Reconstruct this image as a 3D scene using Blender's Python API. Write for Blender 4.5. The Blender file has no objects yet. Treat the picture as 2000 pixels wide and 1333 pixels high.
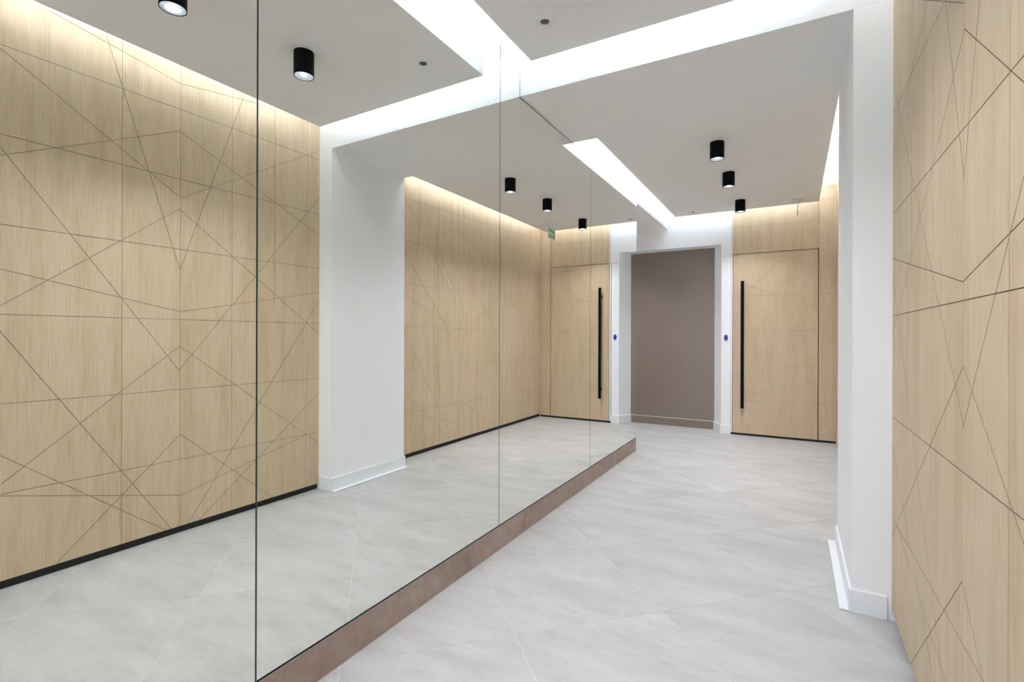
import bpy, bmesh, math, random
from mathutils import Vector, Matrix
from mathutils.geometry import delaunay_2d_cdt

# ---------------------------------------------------------------- camera, world, exposure
S = 1.09                      # metres per survey unit (one unit = the height of the camera above the floor)
scn = bpy.context.scene
COL = scn.collection
cam_d = bpy.data.cameras.new('camera'); cam = bpy.data.objects.new('camera', cam_d); COL.objects.link(cam)
th, rol = 0.5163, -0.0031
cam_d.sensor_width = 36; cam_d.lens = 966.8*36/2000
cam_d.shift_x = -0.0008; cam_d.shift_y = (655.15-666.5)/2000
cam_d.clip_start = 0.02; cam_d.clip_end = 50
_R = Vector((math.cos(th), math.sin(th), 0)); _F = Vector((-math.sin(th), math.cos(th), 0)); _U = Vector((0, 0, 1))
_r = _R*math.cos(rol) - _U*math.sin(rol); _u = _R*math.sin(rol) + _U*math.cos(rol)
cam.matrix_world = Matrix(((_r.x, _u.x, -_F.x, 1.18846*S), (_r.y, _u.y, -_F.y, 0), (_r.z, _u.z, -_F.z, 1.0*S), (0, 0, 0, 1)))
scn.camera = cam
w = bpy.data.worlds.new('world'); scn.world = w; w.use_nodes = True
w.node_tree.nodes['Background'].inputs[0].default_value = (.80, .90, 1.08, 1)
w.node_tree.nodes['Background'].inputs[1].default_value = 1.08     # overcast daylight, let in as fill through the glazed entrance added behind the camera
scn.view_settings.view_transform = 'Standard'; scn.view_settings.look = 'None'
scn.view_settings.gamma = 1; scn.view_settings.use_curve_mapping = False
scn.view_settings.exposure = 2.06
scn.cycles.max_bounces = 14; scn.cycles.diffuse_bounces = 9; scn.cycles.glossy_bounces = 8
scn.cycles.caustics_reflective = True; scn.cycles.sample_clamp_indirect = 6; scn.cycles.blur_glossy = 0.5
scn.cycles.use_denoising = True; scn.cycles.use_adaptive_sampling = False
LED = 15.5                    # radiance of the cove strips
SPOT_W = 1.8                  # watts of each cylinder downlight

# engraved lines (s0, z0, s1, z1) measured on each oak wall
NEAR_GROOVES = [(0.686,2.123,2.167,2.134),(0.686,2.108,1.34,1.683),(1.339,1.685,2.167,2.189),(0.687,1.776,1.337,1.778),(1.337,1.778,2.174,1.78),(0.687,1.692,1.339,2.022),(1.336,2.016,2.177,1.64),(0.687,1.725,1.336,0.813),(1.331,0.816,2.171,1.887),(1.027,2.334,1.334,1.324),(1.335,1.324,1.662,2.329),(0.687,1.425,2.176,1.428),(0.686,1.106,1.334,1.629),(1.333,1.626,2.19,0.991),(0.688,1.251,1.337,1.113),(1.337,1.112,2.176,1.275),(0.688,1.075,2.189,1.072),(0.686,1.013,1.303,0.029),(0.689,0.726,2.178,0.718),(0.689,0.411,1.337,0.943),(1.335,0.939,2.18,0.289),(0.689,0.527,1.274,0.037),(0.69,0.375,2.185,0.367),(0.69,0.369,1.345,0.189),(1.345,0.19,2.083,0.368),(0.861,0.041,1.339,0.498),(1.339,0.497,1.857,0.026),(1.376,0.031,2.178,1.228),(1.408,0.02,2.176,0.626),(0.831,2.336,1.339,2.257),(1.339,2.258,1.732,2.324)]
FAR_GROOVES = [(3.025,2.103,5.433,2.164),(3.056,2.073,3.709,1.312),(3.026,1.765,5.436,1.742),(3.039,1.704,3.753,2.0),(3.002,1.696,3.948,0.667),(3.028,1.412,5.438,1.404),(3.028,1.324,3.742,1.042),(3.029,1.062,5.441,1.055),(3.027,1.032,3.678,0.046),(3.031,0.721,5.443,0.721),(3.033,0.535,3.647,0.054),(3.032,0.372,5.445,0.361),(3.032,0.366,3.746,0.187),(3.737,1.994,4.286,1.74),(3.446,1.747,3.74,1.386),(3.861,1.582,4.485,1.001),(4.596,1.403,5.208,1.184),(4.033,0.69,4.488,0.422),(3.832,0.37,4.133,0.194),(3.9,1.084,4.417,1.345),(3.46,2.134,3.47,-0.003),(3.759,2.243,3.771,-0.001),(4.025,2.199,4.029,1.343),(5.434,2.102,5.447,0.09)]
DOOR_GROOVES = [(0.756,1.403,1.381,1.401),(0.663,1.054,1.52,1.052),(0.783,0.707,1.521,0.701),(0.759,0.354,1.522,0.365),(0.756,1.523,1.043,1.401),(0.831,1.483,1.073,1.751),(1.011,1.393,1.121,1.532),(1.122,1.53,1.514,1.687),(1.011,1.384,1.388,1.275),(0.833,0.774,1.216,1.067),(1.045,0.689,1.202,0.562),(0.801,0.413,1.514,0.612),(1.402,1.752,1.512,1.739),(1.403,1.396,1.52,1.399),(1.403,1.24,1.513,1.315),(1.403,1.231,1.513,1.195),(1.289,2.007,1.511,1.856),(0.643,2.101,1.394,2.089),(0.961,1.886,1.167,2.064),(0.945,1.769,1.387,1.771)]

# ---------------------------------------------------------------- helpers
def V(x, y, z): return (x*S, y*S, z*S)

class MB:
    """collects polygons in survey units; build() links them as one mesh object"""
    def __init__(s): s.v = []; s.f = []; s.m = []
    def poly(s, pts, mi=0):
        n = len(s.v); s.v += [tuple(p) for p in pts]; s.f.append(tuple(range(n, n+len(pts)))); s.m.append(mi)
    def box(s, x0, x1, y0, y1, z0, z1, mi=0):
        s.prism([(x0, y0), (x1, y0), (x1, y1), (x0, y1)], z0, z1, mi)
    def prism(s, pts, z0, z1, mi=0, ch=0.0):
        """upright prism over a counter-clockwise convex outline, optional chamfer of the top rim"""
        n = len(pts); b = len(s.v)
        cx = sum(p[0] for p in pts)/n; cy = sum(p[1] for p in pts)/n
        rings = [(pts, z0), (pts, z1-ch)]
        if ch:
            ins = []
            for i in range(n):
                a, p, c = Vector(pts[i-1]), Vector(pts[i]), Vector(pts[(i+1) % n])
                e1 = (p-a).normalized(); e2 = (c-p).normalized()
                n1 = Vector((-e1.y, e1.x)); n2 = Vector((-e2.y, e2.x)); k = n1+n2
                d = max(k.dot(k), .3); ins.append(tuple(p + k*(2*ch/d)))
            rings.append((ins, z1))
        for r, z in rings: s.v += [(p[0], p[1], z) for p in r]
        for k in range(len(rings)-1):
            for i in range(n):
                j = (i+1) % n
                s.f.append((b+k*n+i, b+k*n+j, b+(k+1)*n+j, b+(k+1)*n+i)); s.m.append(mi)
        s.f.append(tuple(range(b+n-1, b-1, -1))); s.m.append(mi)
        t = b+(len(rings)-1)*n
        s.f.append(tuple(range(t, t+n))); s.m.append(mi)
    def lathe(s, prof, cx, cy, n=48, mi=0, cz=0.0):
        b = len(s.v)
        for r, z in prof:
            for i in range(n):
                a = 2*math.pi*i/n; s.v.append((cx+r*math.cos(a), cy+r*math.sin(a), z+cz))
        for k in range(len(prof)-1):
            for i in range(n):
                j = (i+1) % n
                s.f.append((b+k*n+i, b+k*n+j, b+(k+1)*n+j, b+(k+1)*n+i)); s.m.append(mi)
    def build(s, name, mats, parent=None, kind=None, origin=None, smooth=False, bevel=0.0, recalc=True):
        me = bpy.data.meshes.new(name)
        o0 = Vector(origin)*S if origin else Vector((0, 0, 0))
        po = Vector(parent['_loc']) if parent is not None and '_loc' in parent else Vector((0, 0, 0))
        me.from_pydata([tuple(Vector(p)*S - o0) for p in s.v], [], s.f)
        for m in (mats if isinstance(mats, (list, tuple)) else [mats]): me.materials.append(m)
        for p, mi in zip(me.polygons, s.m): p.material_index = mi; p.use_smooth = smooth
        if recalc:
            bm = bmesh.new(); bm.from_mesh(me)
            bmesh.ops.remove_doubles(bm, verts=bm.verts, dist=1e-6)
            bmesh.ops.recalc_face_normals(bm, faces=bm.faces); bm.to_mesh(me); bm.free()
        o = bpy.data.objects.new(name, me); COL.objects.link(o)
        if parent is not None: o.parent = parent
        o.location = o0 - po
        o['_loc'] = tuple(o0)
        if kind: o['kind'] = kind
        if bevel:
            md = o.modifiers.new('bevel', 'BEVEL'); md.width = bevel*S; md.segments = 2; md.limit_method = 'ANGLE'; md.angle_limit = math.radians(40)
        return o

def empty(name, loc, kind=None, parent=None):
    o = bpy.data.objects.new(name, None); COL.objects.link(o); o.location = Vector(loc)*S
    o['_loc'] = tuple(Vector(loc)*S)
    if kind: o['kind'] = kind
    return o
def tag(o, label, cat=None, group=None):
    o['label'] = label
    if cat: o['category'] = cat
    if group: o['group'] = group
    return o

# ---------------------------------------------------------------- materials
def new_mat(name, col, rough=.5, metal=0.0, spec=.5):
    m = bpy.data.materials.new(name); m.use_nodes = True
    b = m.node_tree.nodes['Principled BSDF']
    b.inputs['Base Color'].default_value = (*col, 1); b.inputs['Roughness'].default_value = rough
    b.inputs['Metallic'].default_value = metal; b.inputs['Specular IOR Level'].default_value = spec
    return m, m.node_tree, b
def nd(t, kind, **kw):
    n = t.nodes.new(kind)
    for k, v in kw.items(): setattr(n, k, v)
    return n
def ramp(t, stops):
    r = nd(t, 'ShaderNodeValToRGB'); e = r.color_ramp.elements
    while len(e) < len(stops): e.new(.5)
    for el, (p, c) in zip(e, stops): el.position = p; el.color = (*c, 1)
    return r
def coords(t, scale, rot=(0, 0, 0), rnd=0.0):
    tc = nd(t, 'ShaderNodeNewGeometry'); mp = nd(t, 'ShaderNodeMapping')
    mp.inputs['Scale'].default_value = scale; mp.inputs['Rotation'].default_value = rot
    if rnd:
        oi = nd(t, 'ShaderNodeObjectInfo'); mu = nd(t, 'ShaderNodeMath', operation='MULTIPLY'); mu.inputs[1].default_value = rnd
        t.links.new(oi.outputs['Random'], mu.inputs[0])
        cb = nd(t, 'ShaderNodeCombineXYZ')
        for i in range(3): t.links.new(mu.outputs[0], cb.inputs[i])
        ad = nd(t, 'ShaderNodeVectorMath', operation='ADD')
        t.links.new(tc.outputs['Position'], ad.inputs[0]); t.links.new(cb.outputs[0], ad.inputs[1])
        t.links.new(ad.outputs[0], mp.inputs['Vector'])
    else: t.links.new(tc.outputs['Position'], mp.inputs['Vector'])
    return mp.outputs['Vector']
def noise(t, vec, scale, detail=4, rough=.55):
    n = nd(t, 'ShaderNodeTexNoise'); n.inputs['Scale'].default_value = scale; n.inputs['Detail'].default_value = detail
    n.inputs['Roughness'].default_value = rough; t.links.new(vec, n.inputs['Vector']); return n.outputs['Fac']
def mixc(t, fac, a, b, blend='MIX'):
    m = nd(t, 'ShaderNodeMix', data_type='RGBA', blend_type=blend)
    if isinstance(fac, float): m.inputs[0].default_value = fac
    else: t.links.new(fac, m.inputs[0])
    for i, c in ((6, a), (7, b)):
        if isinstance(c, tuple): m.inputs[i].default_value = (*c, 1)
        else: t.links.new(c, m.inputs[i])
    return m.outputs[2]
def bump(t, b, h, strength, dist=.002):
    n = nd(t, 'ShaderNodeBump'); n.inputs['Strength'].default_value = strength; n.inputs['Distance'].default_value = dist
    t.links.new(h, n.inputs['Height']); t.links.new(n.outputs[0], b.inputs['Normal'])

def paint(name, col, rough=.6):
    m, t, b = new_mat(name, col, rough, spec=.3)
    bump(t, b, noise(t, coords(t, (1, 1, 1)), 160, 3), .08, .001)
    return m
WHITE = paint('white_paint', (.885, .89, .90), .55)
CEIL = paint('ceiling_paint', (.85, .845, .85), .7)
GLOSSW = paint('gloss_white_paint', (.82, .83, .85), .3)
TAUPE, tt, tb = new_mat('taupe_paint', (.19, .145, .115), .45)
tt.links.new(mixc(tt, noise(tt, coords(tt, (1, 1, .5)), 2.2, 3), (.20, .155, .120), (.245, .194, .154)), tb.inputs['Base Color'])

def wood(name, tint):
    m, t, b = new_mat(name, (.6, .45, .28), .5, spec=.3)
    v = coords(t, (1, 1, .045), rnd=7.0)
    fine = noise(t, v, 150, 5, .65)
    band = noise(t, coords(t, (1, 1, .10), rnd=3.0), 14, 4, .6)
    wide = noise(t, coords(t, (1, 1, .25), rnd=11.0), 3.2, 3, .5)
    c1 = ramp(t, [(.3, tuple(a*k for a, k in zip(tint, (.90, .86, .80)))), (.5, tint), (.72, tuple(min(1, a*k) for a, k in zip(tint, (1.08, 1.11, 1.16))))])
    t.links.new(fine, c1.inputs[0])
    c2 = ramp(t, [(.34, (.90, .87, .83)), (.55, (1, 1, 1)), (.75, (1.0, 1.02, 1.04))]); t.links.new(band, c2.inputs[0])
    c3 = ramp(t, [(.35, (.93, .94, .90)), (.65, (1.0, .985, .97))]); t.links.new(wide, c3.inputs[0])
    c = mixc(t, 1.0, c1.outputs[0], c2.outputs[0], 'MULTIPLY')
    c = mixc(t, 1.0, c, c3.outputs[0], 'MULTIPLY')
    t.links.new(c, b.inputs['Base Color']); bump(t, b, fine, .12, .0006)
    return m
OAK = wood('pale_oak_veneer', (.61, .483, .340))
GROOVE, _, _ = new_mat('groove_shadow_wood', (.27, .20, .13), .8)
BLACK, _, _ = new_mat('black_plinth', (.012, .011, .010), .6)
BLKMET, _, _ = new_mat('matt_black_metal', (.0015, .0015, .002), .5, spec=.12)

TILE, t, b = new_mat('grey_porcelain_tile', (.5, .5, .48), .34, spec=.45)
n1 = noise(t, coords(t, (1, 3.2, 1), (0, 0, math.radians(45)), rnd=9.0), 2.6, 6, .62)
n2 = noise(t, coords(t, (1, 5.5, 1), (0, 0, math.radians(45)), rnd=4.0), 11, 5, .6)
n3 = noise(t, coords(t, (1, 1, 1), rnd=5.0), 60, 4, .6)
r1 = ramp(t, [(.28, (.42, .413, .40)), (.52, (.495, .490, .483)), (.75, (.56, .558, .555))]); t.links.new(n1, r1.inputs[0])
r2 = ramp(t, [(.3, (.93, .925, .91)), (.6, (1.0, 1.0, 1.0))]); t.links.new(n2, r2.inputs[0])
r3 = ramp(t, [(.3, (.97, .97, .97)), (.7, (1.02, 1.02, 1.02))]); t.links.new(n3, r3.inputs[0])
c = mixc(t, 1.0, r1.outputs[0], r2.outputs[0], 'MULTIPLY'); c = mixc(t, 1.0, c, r3.outputs[0], 'MULTIPLY')
t.links.new(c, b.inputs['Base Color'])
rr = nd(t, 'ShaderNodeMapRange'); rr.inputs[3].default_value = .36; rr.inputs[4].default_value = .52; t.links.new(n2, rr.inputs[0]); t.links.new(rr.outputs[0], b.inputs['Roughness'])
bump(t, b, n2, .08, .001)
GROUT, _, _ = new_mat('pale_grout', (.63, .63, .61), .8)

BROWN, t, b = new_mat('brown_stoneware', (.25, .18, .15), .5)
n1 = noise(t, coords(t, (1, 1, 1), rnd=6.0), 7, 6, .65); r1 = ramp(t, [(.3, (.27, .19, .16)), (.7, (.40, .315, .27))]); t.links.new(n1, r1.inputs[0])
n2 = noise(t, coords(t, (1, 1, 1)), 150, 3); r2 = ramp(t, [(.3, (.88, .88, .88)), (.7, (1.06, 1.06, 1.06))]); t.links.new(n2, r2.inputs[0])
t.links.new(mixc(t, 1.0, r1.outputs[0], r2.outputs[0], 'MULTIPLY'), b.inputs['Base Color'])
ALU, _, _ = new_mat('brushed_aluminium', (.55, .55, .56), .35, 1.0)
MIRROR, _, _ = new_mat('silvered_mirror', (.915, .925, .895), 0.0, 1.0)
EDGE, _, _ = new_mat('polished_glass_edge', (.09, .12, .11), .2, 0.0)
SEAM, _, _ = new_mat('dark_backing', (.03, .035, .035), .6)

GLASS, t, b = new_mat('door_glass', (.92, .95, .94), 0.0)
g_ = nd(t, 'ShaderNodeBsdfTransparent'); g_.inputs[0].default_value = (.90, .94, .93, 1)
h_ = nd(t, 'ShaderNodeBsdfGlossy'); h_.inputs['Roughness'].default_value = 0.0
fr = nd(t, 'ShaderNodeFresnel'); fr.inputs[0].default_value = 1.45
mx = nd(t, 'ShaderNodeMixShader'); t.links.new(fr.outputs[0], mx.inputs[0]); t.links.new(g_.outputs[0], mx.inputs[1]); t.links.new(h_.outputs[0], mx.inputs[2])
t.links.new(mx.outputs[0], t.nodes['Material Output'].inputs['Surface'])

def emit(name, col, strength, base=(.8, .8, .8)):
    m, t, b = new_mat(name, base, .4)
    b.inputs['Emission Color'].default_value = (*col, 1); b.inputs['Emission Strength'].default_value = strength
    return m
STRIP = emit('led_strip_glow', (.86, .975, 1.08), LED)
LAMP = emit('downlight_glow', (.66, .80, 1.0), .17, (.3, .3, .3))
DOME = emit('led_dome_glow', (.95, .97, 1.0), 1.2)
BLUE = emit('blue_button_glow', (.14, .08, 1.0), .12, (.05, .04, .3))
NAVY, _, _ = new_mat('navy_button', (.012, .008, .10), .3)
REFL, _, _ = new_mat('white_reflector', (.78, .86, .95), .35)
GREEN, _, _ = new_mat('sign_green', (.02, .22, .12), .3)
SIGNW, _, _ = new_mat('sign_white', (.80, .86, .83), .3)
LENS, _, _ = new_mat('dark_lens', (.10, .10, .105), .35)
ACRY, _, _ = new_mat('frosted_acrylic', (.62, .72, .67), .2)

# ---------------------------------------------------------------- survey (units)
YBACK, YM, YF = -2.1, 4.262, 5.487
XW, XW2 = 1.490, 1.530
ZC = 2.398                                   # structural ceiling
XP = 1.374; YB1, YB2, ZB = 2.158, 2.836, 2.188
SKB = .010
ZM, ZMT = .1155, 2.350                       # mirror bottom and top
def yb1(x): return YB1 + SKB*x
def yb2(x): return YB2 + SKB*x

# ---------------------------------------------------------------- floor: tiles laid on the diagonal
def clip(poly, a, b, c):                     # keep a*x+b*y <= c
    out = []
    for i in range(len(poly)):
        p, q = poly[i-1], poly[i]; dp, dq = a*p[0]+b*p[1]-c, a*q[0]+b*q[1]-c
        if (dp <= 0) != (dq <= 0):
            k = dp/(dp-dq); out.append((p[0]+(q[0]-p[0])*k, p[1]+(q[1]-p[1])*k))
        if dq <= 0: out.append(q)
    return out
def area(p): return abs(sum(p[i-1][0]*p[i][1]-p[i][0]*p[i-1][1] for i in range(len(p))))/2
floor = tag(empty('floor', (0, 0, 0), 'structure'), 'pale grey stone-look floor tiles laid on the diagonal')
g = MB(); g.box(-.98, 1.75, YBACK, 5.68, -.05, -.0012); g.build('grout', GROUT, floor)
PITCH, JN = .5535, .0024
q = math.sqrt(.5)
tiles = []
for i in range(-8, 14):
    for j in range(-8, 20):
        a0, a1 = .192+PITCH*i+JN/2, .192+PITCH*(i+1)-JN/2      # (y-x)/sqrt2
        b0, b1 = 1.290+PITCH*j+JN/2, 1.290+PITCH*(j+1)-JN/2     # (x+y)/sqrt2
        sq = [((b-a)*q, (a+b)*q) for a, b in ((a0, b0), (a0, b1), (a1, b1), (a1, b0))]
        pieces = []
        p = clip(clip(clip(clip(sq, -1, 0, .016), 1, 0, 1.56), 0, 1, 4.262), 0, -1, -YBACK)
        if len(p) > 2 and area(p) > 4e-4: pieces.append(p)
        p = clip(clip(clip(clip(sq, -1, 0, .95), 1, 0, 1.56), 0, -1, -4.262), 0, 1, 5.66)
        if len(p) > 2 and area(p) > 4e-4: pieces.append(p)
        if pieces: tiles.append(pieces)
for pieces in tiles:
    m = MB()
    for p in pieces:
        # drop duplicate corners
        u = [p[k] for k in range(len(p)) if (Vector(p[k])-Vector(p[k-1])).length > 2e-4]
        if len(u) < 3: continue
        s2 = sum(u[k-1][0]*u[k][1]-u[k][0]*u[k-1][1] for k in range(len(u)))
        if s2 < 0: u = u[::-1]
        m.prism(u, -.009, 0, ch=.0007 if len(pieces) == 1 and area(u) > .02 else 0)
    if m.f:
        o = u[0]; m.build('tile', TILE, floor)

# ---------------------------------------------------------------- walls, ceiling
m = MB(); m.box(-.98, 1.80, YBACK-.12, 5.85, ZC, ZC+.1)
tag(m.build('ceiling', WHITE, kind='structure'), 'white upper ceiling above the dropped panels')
m = MB(); m.box(-.16, -.0085, YBACK, YM-.002, 0, ZC)
tag(m.build('wall_left', WHITE, kind='structure'), 'white wall behind the mirror')
m = MB(); GX0, GX1, GZ = .14, 1.36, 2.02
m.box(-.98, GX0, YBACK-.12, YBACK, 0, ZC); m.box(GX1, 1.80, YBACK-.12, YBACK, 0, ZC); m.box(GX0, GX1, YBACK-.12, YBACK, GZ, ZC)
tag(m.build('wall_back', WHITE, kind='structure'), 'white wall at the near end of the corridor')
# unseen glazed entrance, added behind the camera so cool daylight brightens the pilaster
ent = tag(empty('added_entrance', (GX0, YBACK-.06, 0), 'structure'), 'unseen glazed double door added behind the camera for daylight fill')
for a in (GX0, (GX0+GX1)/2):
    b = a+(GX1-GX0)/2
    m = MB(); m.box(a+.002, a+.045, YBACK-.08, YBACK-.045, .004, GZ-.003); m.box(b-.045, b-.002, YBACK-.08, YBACK-.045, .004, GZ-.003)
    m.box(a+.045, b-.045, YBACK-.08, YBACK-.045, .004, .10); m.box(a+.045, b-.045, YBACK-.08, YBACK-.045, GZ-.06, GZ-.003)
    m.build('door_frame', BLKMET, ent)
    m = MB(); m.box(a+.046, b-.046, YBACK-.066, YBACK-.062, .10, GZ-.06); m.build('glass', GLASS, ent)
pd = bpy.data.lights.new('daylight_portal', 'AREA'); pd.shape = 'RECTANGLE'; pd.size = (GX1-GX0)*S; pd.size_y = GZ*S; pd.cycles.is_portal = True
po = bpy.data.objects.new('daylight_portal', pd); COL.objects.link(po); po.location = V((GX0+GX1)/2, YBACK-.09, GZ/2); po.rotation_euler = (math.radians(90), 0, 0)
m = MB(); m.box(-.98, 1.80, YBACK-.9, YBACK-.12, -.05, -.001)
tag(m.build('pavement', GROUT, kind='structure'), 'pale threshold outside the added glazed entrance')
m = MB(); m.box(-1.06, -.95, 4.0, 5.85, 0, ZC); m.box(-.95, -.16, 4.0, 4.1, 0, ZC)
tag(m.build('wall_side', WHITE, kind='structure'), 'white side wall of the recess beyond the mirror')
m = MB()
m.box(-.95, .540, YF, 5.70, 1.940, ZC)
m.prism([(.540, YF), (1.62, YF), (1.62, 5.80), (.430, 5.80), (.452, 5.66)], 0, ZC)
far = tag(m.build('wall_far', WHITE, kind='structure', recalc=False), 'white end wall around the taupe recess')
m = MB(); m.box(-.95, .470, 5.66, 5.76, 0, 1.95)
tag(m.build('wall_niche', TAUPE, kind='structure'), 'taupe painted back of the doorway recess')
m = MB(); m.box(-.95, -.004, YM+.01, YF, 2.152, ZC)
tag(m.build('bulkhead', CEIL, kind='structure'), 'dropped white soffit beyond the end of the mirror')
m = MB()
m.box(-.95, .4475, 5.651, 5.66, 0, .0845)
bn = tag(m.build('baseboard_niche', TAUPE, kind='structure'), 'taupe baseboard at the foot of the recess')
m = MB(); m.box(-.95, .4478, 5.6505, 5.66, .0846, .0885); tag(m.build('top_edge', GLOSSW, bn), 'thin white line along the top')
m = MB()
d = .009
m.prism([(.540-d, YF-d), (.631, YF-d), (.631, YF), (.540, YF), (.452, 5.66), (.452-d, 5.66-d)], 0, .0875)
tag(m.build('baseboard_far', GLOSSW, kind='structure', bevel=.0025), 'white baseboard turning into the recess beside the oak door')
m = MB(); m.prism([(-.006, yb1(0)), (XW+.02, yb1(XW)), (XW+.02, yb2(XW)), (-.006, yb2(0))], ZB, ZC)
tag(m.build('beam', CEIL, kind='structure'), 'wide ceiling beam crossing the corridor')
m = MB(); m.prism([(XP, yb1(XP)), (XW+.08, yb1(XW)), (XW+.08, yb2(XW)), (XP, yb2(XP))], 0, ZB)
pil = tag(m.build('pillar', WHITE, kind='structure'), 'white pilaster carrying the ceiling beam')
m = MB(); d = .009
m.prism([(XP-d, yb1(XP)-d), (XW-.012, yb1(XW)-d), (XW-.012, yb1(XW)), (XP-d, yb1(XP))], 0, .084)
m.prism([(XP-d, yb1(XP)), (XP, yb1(XP)), (XP, yb2(XP)+d), (XP-d, yb2(XP)+d)], 0, .084)
m.prism([(XP, yb2(XP)), (XW2-.03, yb2(XW)), (XW2-.03, yb2(XW)+d), (XP, yb2(XP)+d)], 0, .084)
tag(m.build('baseboard_right', GLOSSW, kind='structure', bevel=.0025), 'white baseboard wrapping the pilaster')
m = MB(); m.box(XP-.038, XP-.009, yb1(XP)-.006, yb2(XP)+.014, .0005, .007)
tag(m.build('trim_1', GLOSSW, kind='structure', bevel=.002), 'flat white strip on the floor along the pilaster baseboard')

# ---------------------------------------------------------------- dropped ceiling panels with cove lighting
def raft(x0, x1, y0, y1, sk0, sk1, z, label, th=.080):
    m = MB(); m.prism([(x0, y0+sk0*x0), (x1, y0+sk0*x1), (x1, y1+sk1*x1), (x0, y1+sk1*x0)], z, z+th)
    o = tag(m.build('ceiling_raft', CEIL, kind='structure', origin=((x0+x1)/2, (y0+y1)/2, z)), label)
    i = .062; h = .012; zz = z+th+.0004
    a, b_, c, d = x0+i, x1-i, y0+i, y1-i
    for r in ((a, a+h, c, d), (b_-h, b_, c, d), (a+h+.01, b_-h-.01, c+sk0*.7, c+h+sk0*.7), (a+h+.01, b_-h-.01, d-h+sk1*.7, d+sk1*.7)):
        mm = MB(); mm.box(*r, zz, zz+.009); mm.build('led_strip', STRIP, o)
    # hidden battens that hang the panel from the slab
    mm = MB()
    for yy in (y0+.4, (y0+y1)/2, y1-.4): mm.box((x0+x1)/2-.35, (x0+x1)/2+.35, yy-.02, yy+.02, z+th, ZC)
    mm.build('hanger', CEIL, o)
    return o
Z1, Z2 = 2.266, 2.232
raft(.132, 1.325, YBACK+.13, 2.0235, 0, .012, Z1, 'suspended ceiling panel with glowing edges in the front bay')
raft(.118, 1.386, 2.915, 5.299, .01, .008, Z2, 'suspended ceiling panel with glowing edges in the far bay')

# ---------------------------------------------------------------- oak cladding with engraved lines
GW = .0022; GD = .0018
def grooved(name, s0, s1, z0, z1, segs, place, thick, parent, mat=OAK, gw=GW, origin=None):
    """a flat board in (s,z), lines cut into its face; place(s,z,depth) gives the point"""
    rect = [(s0, z0), (s1, z0), (s1, z1), (s0, z1)]
    vs = [Vector(p) for p in rect]; fs = [[0, 1, 2, 3]]
    for (a, b, c, d) in segs:
        A, B = Vector((a, b)), Vector((c, d)); L = (B-A).length
        if L < .02: continue
        u = (B-A)/L; nn = Vector((-u.y, u.x))*gw/2
        P = [tuple(A-nn), tuple(B-nn), tuple(B+nn), tuple(A+nn)]
        P = clip(clip(clip(clip(P, 1, 0, s1-1e-4), -1, 0, -s0-1e-4), 0, 1, z1-1e-4), 0, -1, -z0-1e-4)
        P = [P[k] for k in range(len(P)) if (Vector(P[k])-Vector(P[k-1])).length > 1e-5] if P else []
        if len(P) < 3 or area(P) < 1e-7: continue
        b0 = len(vs); vs += [Vector(p) for p in P]; fs.append(list(range(b0, b0+len(P))))
    ov, oe, of, _, _, orig = delaunay_2d_cdt(vs, [], fs, 1, 1e-6)
    m = MB(); ed = {}
    for f, og in zip(of, orig):
        if 0 not in og: continue
        pts = [ov[k] for k in f]
        ar = sum(pts[k-1].x*pts[k].y-pts[k].x*pts[k-1].y for k in range(len(pts)))
        if abs(ar) < 1e-10: continue
        if ar < 0: f = f[::-1]; pts = pts[::-1]
        gr = len(og) > 1
        m.poly([place(p.x, p.y, GD if gr else 0) for p in pts], 1 if gr else 0)
        for k in range(len(f)):
            ed[(f[k], f[(k+1) % len(f)])] = gr
    for (a, b), gr in ed.items():
        og = ed.get((b, a)); A, B = ov[a], ov[b]
        if og is None:
            d0 = GD if gr else 0
            m.poly([place(A.x, A.y, d0), place(A.x, A.y, thick), place(B.x, B.y, thick), place(B.x, B.y, d0)], 0)
        elif not gr and og:
            m.poly([place(A.x, A.y, 0), place(A.x, A.y, GD), place(B.x, B.y, GD), place(B.x, B.y, 0)], 1)
    m.poly([place(s0, z0, thick), place(s0, z1, thick), place(s1, z1, thick), place(s1, z0, thick)], 0)
    return m.build(name, [mat, GROOVE], parent, recalc=False, origin=origin)
H_LINES = (.369, .722, 1.073, 1.427, 1.778)
SH = 2.180-.690
near = NEAR_GROOVES + [(1.374-a, b, 1.374-c, d) for a, b, c, d in NEAR_GROOVES] + [(a-2*SH, b, c-2*SH, d) for a, b, c, d in NEAR_GROOVES]
right = tag(empty('wall_right', (XW, YBACK, 0), 'structure'), 'pale oak wall engraved with crossing lines in the front bay')
TH = .014; JT = .0016
def px(x): return lambda s, z, d: (x+d, s, z)
cuts = [YBACK]
cuts += [c for c in (-1.892, -1.644, -1.381, -.899, -.707, -.225, .038, .286, .687, 1.088, 1.336, 1.599, 2.081)]
cuts.remove(.687)
cuts.append(YB1+SKB*XW)
for a, b in zip(cuts[:-1], cuts[1:]):
    grooved('wood_panel', a+JT/2, b-(JT/2 if b != cuts[-1] else 0), .036, ZC, near + [(y, 1.2, y, 2.36) for y in (1.855, -.481, -1.125)], px(XW), TH, right, origin=(XW, a, .036))
m = MB(); m.box(XW+TH+.001, XW+.12, YBACK, yb1(XW), 0, ZC, 0); m.build('backing_board', [BLACK], right)

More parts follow.
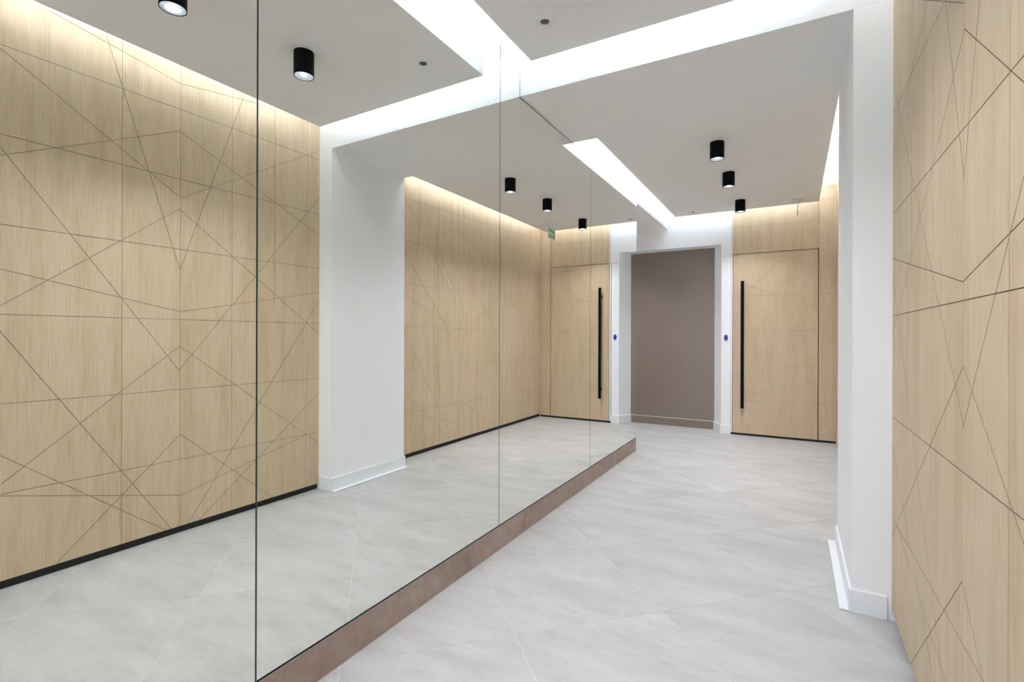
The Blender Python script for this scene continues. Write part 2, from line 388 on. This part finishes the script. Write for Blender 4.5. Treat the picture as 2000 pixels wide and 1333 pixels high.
far_right = tag(empty('wall_right.001', (XW2, YB2, 0), 'structure'), 'pale oak wall engraved with crossing lines in the far bay')
fc = [YB2+.014, 3.465, 3.765, 4.49, 4.95, YF-.014]
fg = FAR_GROOVES + [(a-.22, b, a-.22, d) for a, b, c, d in []]
for a, b in zip(fc[:-1], fc[1:]):
    grooved('wood_panel', a+JT/2, b-JT/2, .036, ZC, fg, px(XW2), TH, far_right, gw=.0016, origin=(XW2, a, .036))
m = MB(); m.box(XW2+TH+.001, XW2+.12, yb2(XW), YF, 0, ZC, 0); m.build('backing_board', [BLACK], far_right)

# cladding of the end wall: its face stands YC proud of the white wall
YC = YF-.014
def py(y): return lambda s, z, d: (s, y+d, z)
def pyw(s, z, d): return (s, YC+d, z)
DX0, DX1, DZ0, DZ1 = .647, 1.3875, .022, 1.822
clad = tag(empty('wall_far.001', (.647, YC, 0), 'structure'), 'pale oak cladding of the end wall around the door')
grooved('wood_panel', DX0, DX1, DZ1+.006, ZC, DOOR_GROOVES, pyw, .0135, clad, gw=.0016, origin=(DX0, YC, DZ1))
grooved('wood_panel', DX1+.005, XW2-.001, DZ0, ZC, DOOR_GROOVES + [(1.508, 0, 1.508, 2.4)], pyw, .0135, clad, gw=.0016, origin=(DX1, YC, DZ0))
m = MB(); m.box(.628, XW2, YF-.0004, YF+.01, 0, DZ1+.02, 0); m.build('backing_board', [BLACK], clad)
m = MB(); m.box(.631, .6455, YC-.002, YF-.0005, .022, ZC)
tag(m.build('trim_2', GLOSSW, kind='structure'), 'slim white edge profile between white wall and oak door')
door = tag(empty('door_1', (DX0, YC, 0), 'structure'), 'tall pale oak door flush with the end wall, long black pull handle')
grooved('door_leaf', DX0+.003, DX1-.002, DZ0, DZ1, DOOR_GROOVES, py(YC-.001), .0135, door, gw=.0016, origin=(DX0, YC, DZ0))
hx, hy = .742, YC-.058
m = MB(); m.box(hx-.0145, hx+.0145, hy-.010, hy+.010, .277, 1.547)
h = tag(m.build('door_handle', BLKMET, door, bevel=.0015), 'full height matt black square bar pull handle')
for z in (.385, 1.445):
    m = MB(); m.box(hx-.008, hx+.008, hy+.009, YC-.0012, z-.010, z+.010); m.build('handle_bracket', BLKMET, h)

# ---------------------------------------------------------------- mirror on its tiled plinth
mir = tag(empty('mirror', (0, .2, ZM)), 'full-height wall mirror of butted frameless panels above brown tiled plinth', 'mirror')
cutsY = [-1.614, -.421, .774, 1.968, 3.147, YM]
gp = .0022; e = .0012; MT = .006
def mpanel(poly):
    """poly counter-clockwise in (y,z); silvered face with fine polished chamfer"""
    n = len(poly); ins = []
    for i in range(n):
        a, p, c_ = Vector(poly[i-1]), Vector(poly[i]), Vector(poly[(i+1) % n])
        e1 = (p-a).normalized(); e2 = (c_-p).normalized(); n1 = Vector((-e1.y, e1.x)); n2 = Vector((-e2.y, e2.x))
        cr = e1.x*e2.y-e1.y*e2.x
        k = n1+n2; ins.append(tuple(p + k*(e*2/max(k.dot(k), .4))))
    m = MB()
    m.poly([(0, y, z) for y, z in ins], 0)
    for i in range(n):
        j = (i+1) % n
        m.poly([(-e, *poly[i]), (-e, *poly[j]), (0, *ins[j]), (0, *ins[i])], 1)
        m.poly([(-MT, *poly[i]), (-MT, *poly[j]), (-e, *poly[j]), (-e, *poly[i])], 1)
    m.poly([(-MT, y, z) for y, z in poly[::-1]], 1)
    return m.build('mirror_panel', [MIRROR, EDGE], mir, recalc=False)
for a, b in zip(cutsY[:-1], cutsY[1:]):
    a += gp/2; b -= gp/2
    if a < YB1 < b:
        gg = .0036; zt = ZB-.0055
        mpanel([(a, ZM), (b, ZM), (b, ZMT), (YB2+gg, ZMT), (YB2+gg, zt), (YB1-gg, zt), (YB1-gg, ZMT), (a, ZMT)])
    else: mpanel([(a, ZM), (b, ZM), (b, ZMT), (a, ZMT)])
m = MB(); m.box(-.0078, -.0062, cutsY[0], YM-.001, ZM-.0050, ZMT-.002)
m.build('backing_sheet', SEAM, mir)
pl = tag(empty('plinth', (0, .2, 0)), 'low plinth of brown stoneware tiles running under the mirror', 'plinth')
jo = [YBACK] + [1.124+.5535*k for k in range(-5, 6)] + [YM+.006]
for a, b in zip(jo[:-1], jo[1:]):
    if b-a < .02: continue
    m = MB(); m.box(-.0084, -.0015, a+.0013, b-.0013, .0005, ZM-.0075); m.build('tile', BROWN, pl)
m = MB(); m.box(-.0084, -.0028, YBACK, YM+.004, .0004, ZM-.0078); m.build('grout', GROUT, pl)
m = MB(); m.box(-.0084, -.0006, YBACK, YM+.006, ZM-.0072, ZM-.0052); m.build('edge_trim', ALU, pl)

# ---------------------------------------------------------------- cylinder downlights
def downlight(x, y, z, label):
    o = tag(empty('downlight', (x, y, z)), label, 'ceiling light', 'black cylinder downlights')
    R_, L = .0430, .106
    m = MB(); m.lathe([(0, 0), (R_, 0), (R_, -L), (R_-.0022, -L), (R_-.0030, -L+.001)], x, y, 56, 0, z-.0002)
    m.build('housing', BLKMET, o, smooth=False, origin=(x, y, z))
    m = MB(); m.lathe([(R_-.0030, -L+.0012), (.0345, -L+.009), (.0340, -L+.0095)], x, y, 48, 0, z)
    m.build('reflector', REFL, o, origin=(x, y, z), smooth=True)
    m = MB(); m.lathe([(.0340, -L+.0095), (.0001, -L+.0098)], x, y, 40, 0, z)
    m.build('lamp_lens', LAMP, o, origin=(x, y, z))
    m = MB(); m.lathe([(.0130, -L+.0092), (.0120, -L+.0050), (.0075, -L+.0022), (.0001, -L+.0012)], x, y, 32, 0, z)
    m.build('led_dome', DOME, o, origin=(x, y, z), smooth=True)
    ld = bpy.data.lights.new('downlight_lamp', 'AREA'); ld.shape = 'DISK'; ld.size = .050*S; ld.energy = SPOT_W; ld.spread = math.radians(124); ld.color = (.93, .965, 1.05)
    lo = bpy.data.objects.new('downlight_lamp', ld); COL.objects.link(lo); lo.parent = o; lo.location = (0, 0, (-L+.0008)*S)
    return o
downlight(.760, 3.384, Z2, 'black cylinder downlight nearest the ceiling beam in the far bay')
downlight(.757, 4.052, Z2, 'middle black cylinder downlight of three in the far bay')
downlight(.762, 4.927, Z2, 'black cylinder downlight closest to the oak door')
downlight(.728, 1.468, Z1, 'black cylinder downlight in the front bay, seen whole in the mirror')
downlight(.738, .934, Z1, 'black cylinder downlight cut by the top of the mirror view in the front bay')
downlight(-.50, 4.90, 2.152, 'unseen black cylinder downlight added in the recess beyond the mirror end to brighten it')  # extra lamp added out of view to lift the recess and its jamb
downlight(.748, -.60, Z1, 'black cylinder downlight behind the camera in the front bay')

# ---------------------------------------------------------------- recessed round sensors
def sensor(x, y, z, label):
    o = tag(empty('ceiling_sensor', (x, y, z)), label, 'sensor', 'recessed round ceiling sensors')
    m = MB(); m.lathe([(0, -.0010), (.0170, -.0010), (.0200, -.0058), (.0235, -.0062), (.0265, -.0034), (.0300, -.0030), (.0355, -.0052), (.0380, -.0046), (.0388, .0)], x, y, 48, 0, z)
    m.build('ring', GLOSSW, o, origin=(x, y, z), smooth=True)
    m = MB(); m.lathe([(0, -.0085), (.010, -.0078), (.0165, -.0050), (.0175, -.0015)], x, y, 40, 0, z)
    m.build('lens', LENS, o, origin=(x, y, z), smooth=True)
sensor(.3135, 1.7935, Z1, 'small round ceiling sensor at the corner of the front ceiling panel')
sensor(.317, 5.158, Z2, 'small round ceiling sensor at the corner of the far ceiling panel')

# ---------------------------------------------------------------- emergency exit sign
sx, sy = 1.216, 5.115
ex = tag(empty('exit_sign', (sx, sy, Z2)), 'green running man exit sign hanging edge-on from the far ceiling panel', 'exit sign')
m = MB(); m.box(sx-.046, sx+.046, sy-.105, sy+.125, Z2-.016, Z2-.0004); m.build('housing', GLOSSW, ex, bevel=.003)
m = MB(); m.box(sx-.0035, sx+.0035, sy-.100, sy+.100, 2.100, Z2-.0165); pt = m.build('sign_plate', ACRY, ex)
def flat(polys, mat, name, off):
    """pictogram on both faces of the plate; a = along the plate, b = height"""
    m = MB()
    for s_ in (-1, 1):
        for p in polys:
            x = sx+s_*(.0035+off)
            m.poly([(x, sy+a*(-s_), 2.100+b_) for a, b_ in p])
    m.build(name, mat, pt, recalc=False)
flat([[(-.088, .012), (.088, .012), (.088, .100), (-.088, .100)]], GREEN, 'sign_field', .0003)
def limb(a, b, w_):
    A, B = Vector(a), Vector(b); u = (B-A).normalized(); n_ = Vector((-u.y, u.x))*w_/2
    return [tuple(A-n_), tuple(B-n_), tuple(B+n_), tuple(A+n_)]
man = [[(-.026+.0075*math.cos(t_), .087+.0075*math.sin(t_)) for t_ in [k*math.pi/6 for k in range(12)]],
       limb((-.022, .076), (-.008, .048), .015), limb((-.02, .074), (-.042, .062), .006), limb((-.042, .062), (-.050, .050), .006),
       limb((-.02, .074), (.000, .064), .006), limb((.000, .064), (.010, .072), .006),
       limb((-.008, .050), (-.024, .036), .008), limb((-.024, .036), (-.042, .036), .007),
       limb((-.008, .050), (.004, .034), .008), limb((.004, .034), (.000, .018), .007)]
arrow = [limb((.074, .056), (.046, .056), .008), limb((.046, .056), (.056, .068), .007), limb((.046, .056), (.056, .044), .007)]
doorp = [[(-.080, .018), (-.058, .018), (-.058, .096), (-.080, .096)], [(.020, .018), (.034, .018), (.034, .096), (.020, .096)]]
flat(man + arrow + doorp, SIGNW, 'pictogram', .0006)

# ---------------------------------------------------------------- call button
bx, bz = .584, .981
cb = tag(empty('call_button', (bx, YF, bz)), 'small navy call button with blue glow beside the oak door', 'button')
def oval(w_, h_, n=24, cx=0, cz=0): return [(bx+cx+w_*math.copysign(abs(math.cos(a))**.7, math.cos(a)), bz+cz+h_*math.copysign(abs(math.sin(a))**.8, math.sin(a))) for a in [2*math.pi*k/n for k in range(n)]]
def yprism(pts, y0, y1, name, mat):
    m = MB(); n = len(pts); m.poly([(x, y0, z) for x, z in pts]); m.poly([(x, y1, z) for x, z in pts[::-1]])
    for i in range(n):
        j = (i+1) % n; m.poly([(pts[i][0], y0, pts[i][1]), (pts[i][0], y1, pts[i][1]), (pts[j][0], y1, pts[j][1]), (pts[j][0], y0, pts[j][1])])
    return m.build(name, mat, cb)
yprism(oval(.026, .042, cz=-.004), YF-.003, YF-.0002, 'back_plate', GLOSSW)
yprism(oval(.0182, .0298), YF-.005, YF-.0032, 'light_ring', BLUE)
yprism(oval(.0165, .028), YF-.009, YF-.0045, 'push_button', NAVY)
yprism([(bx-.0025, bz-.012), (bx+.0025, bz-.012), (bx+.0025, bz+.026), (bx-.0025, bz+.026)], YF-.0097, YF-.0088, 'indicator', BLUE)
for o in bpy.data.objects:
    if '_loc' in o: del o['_loc']
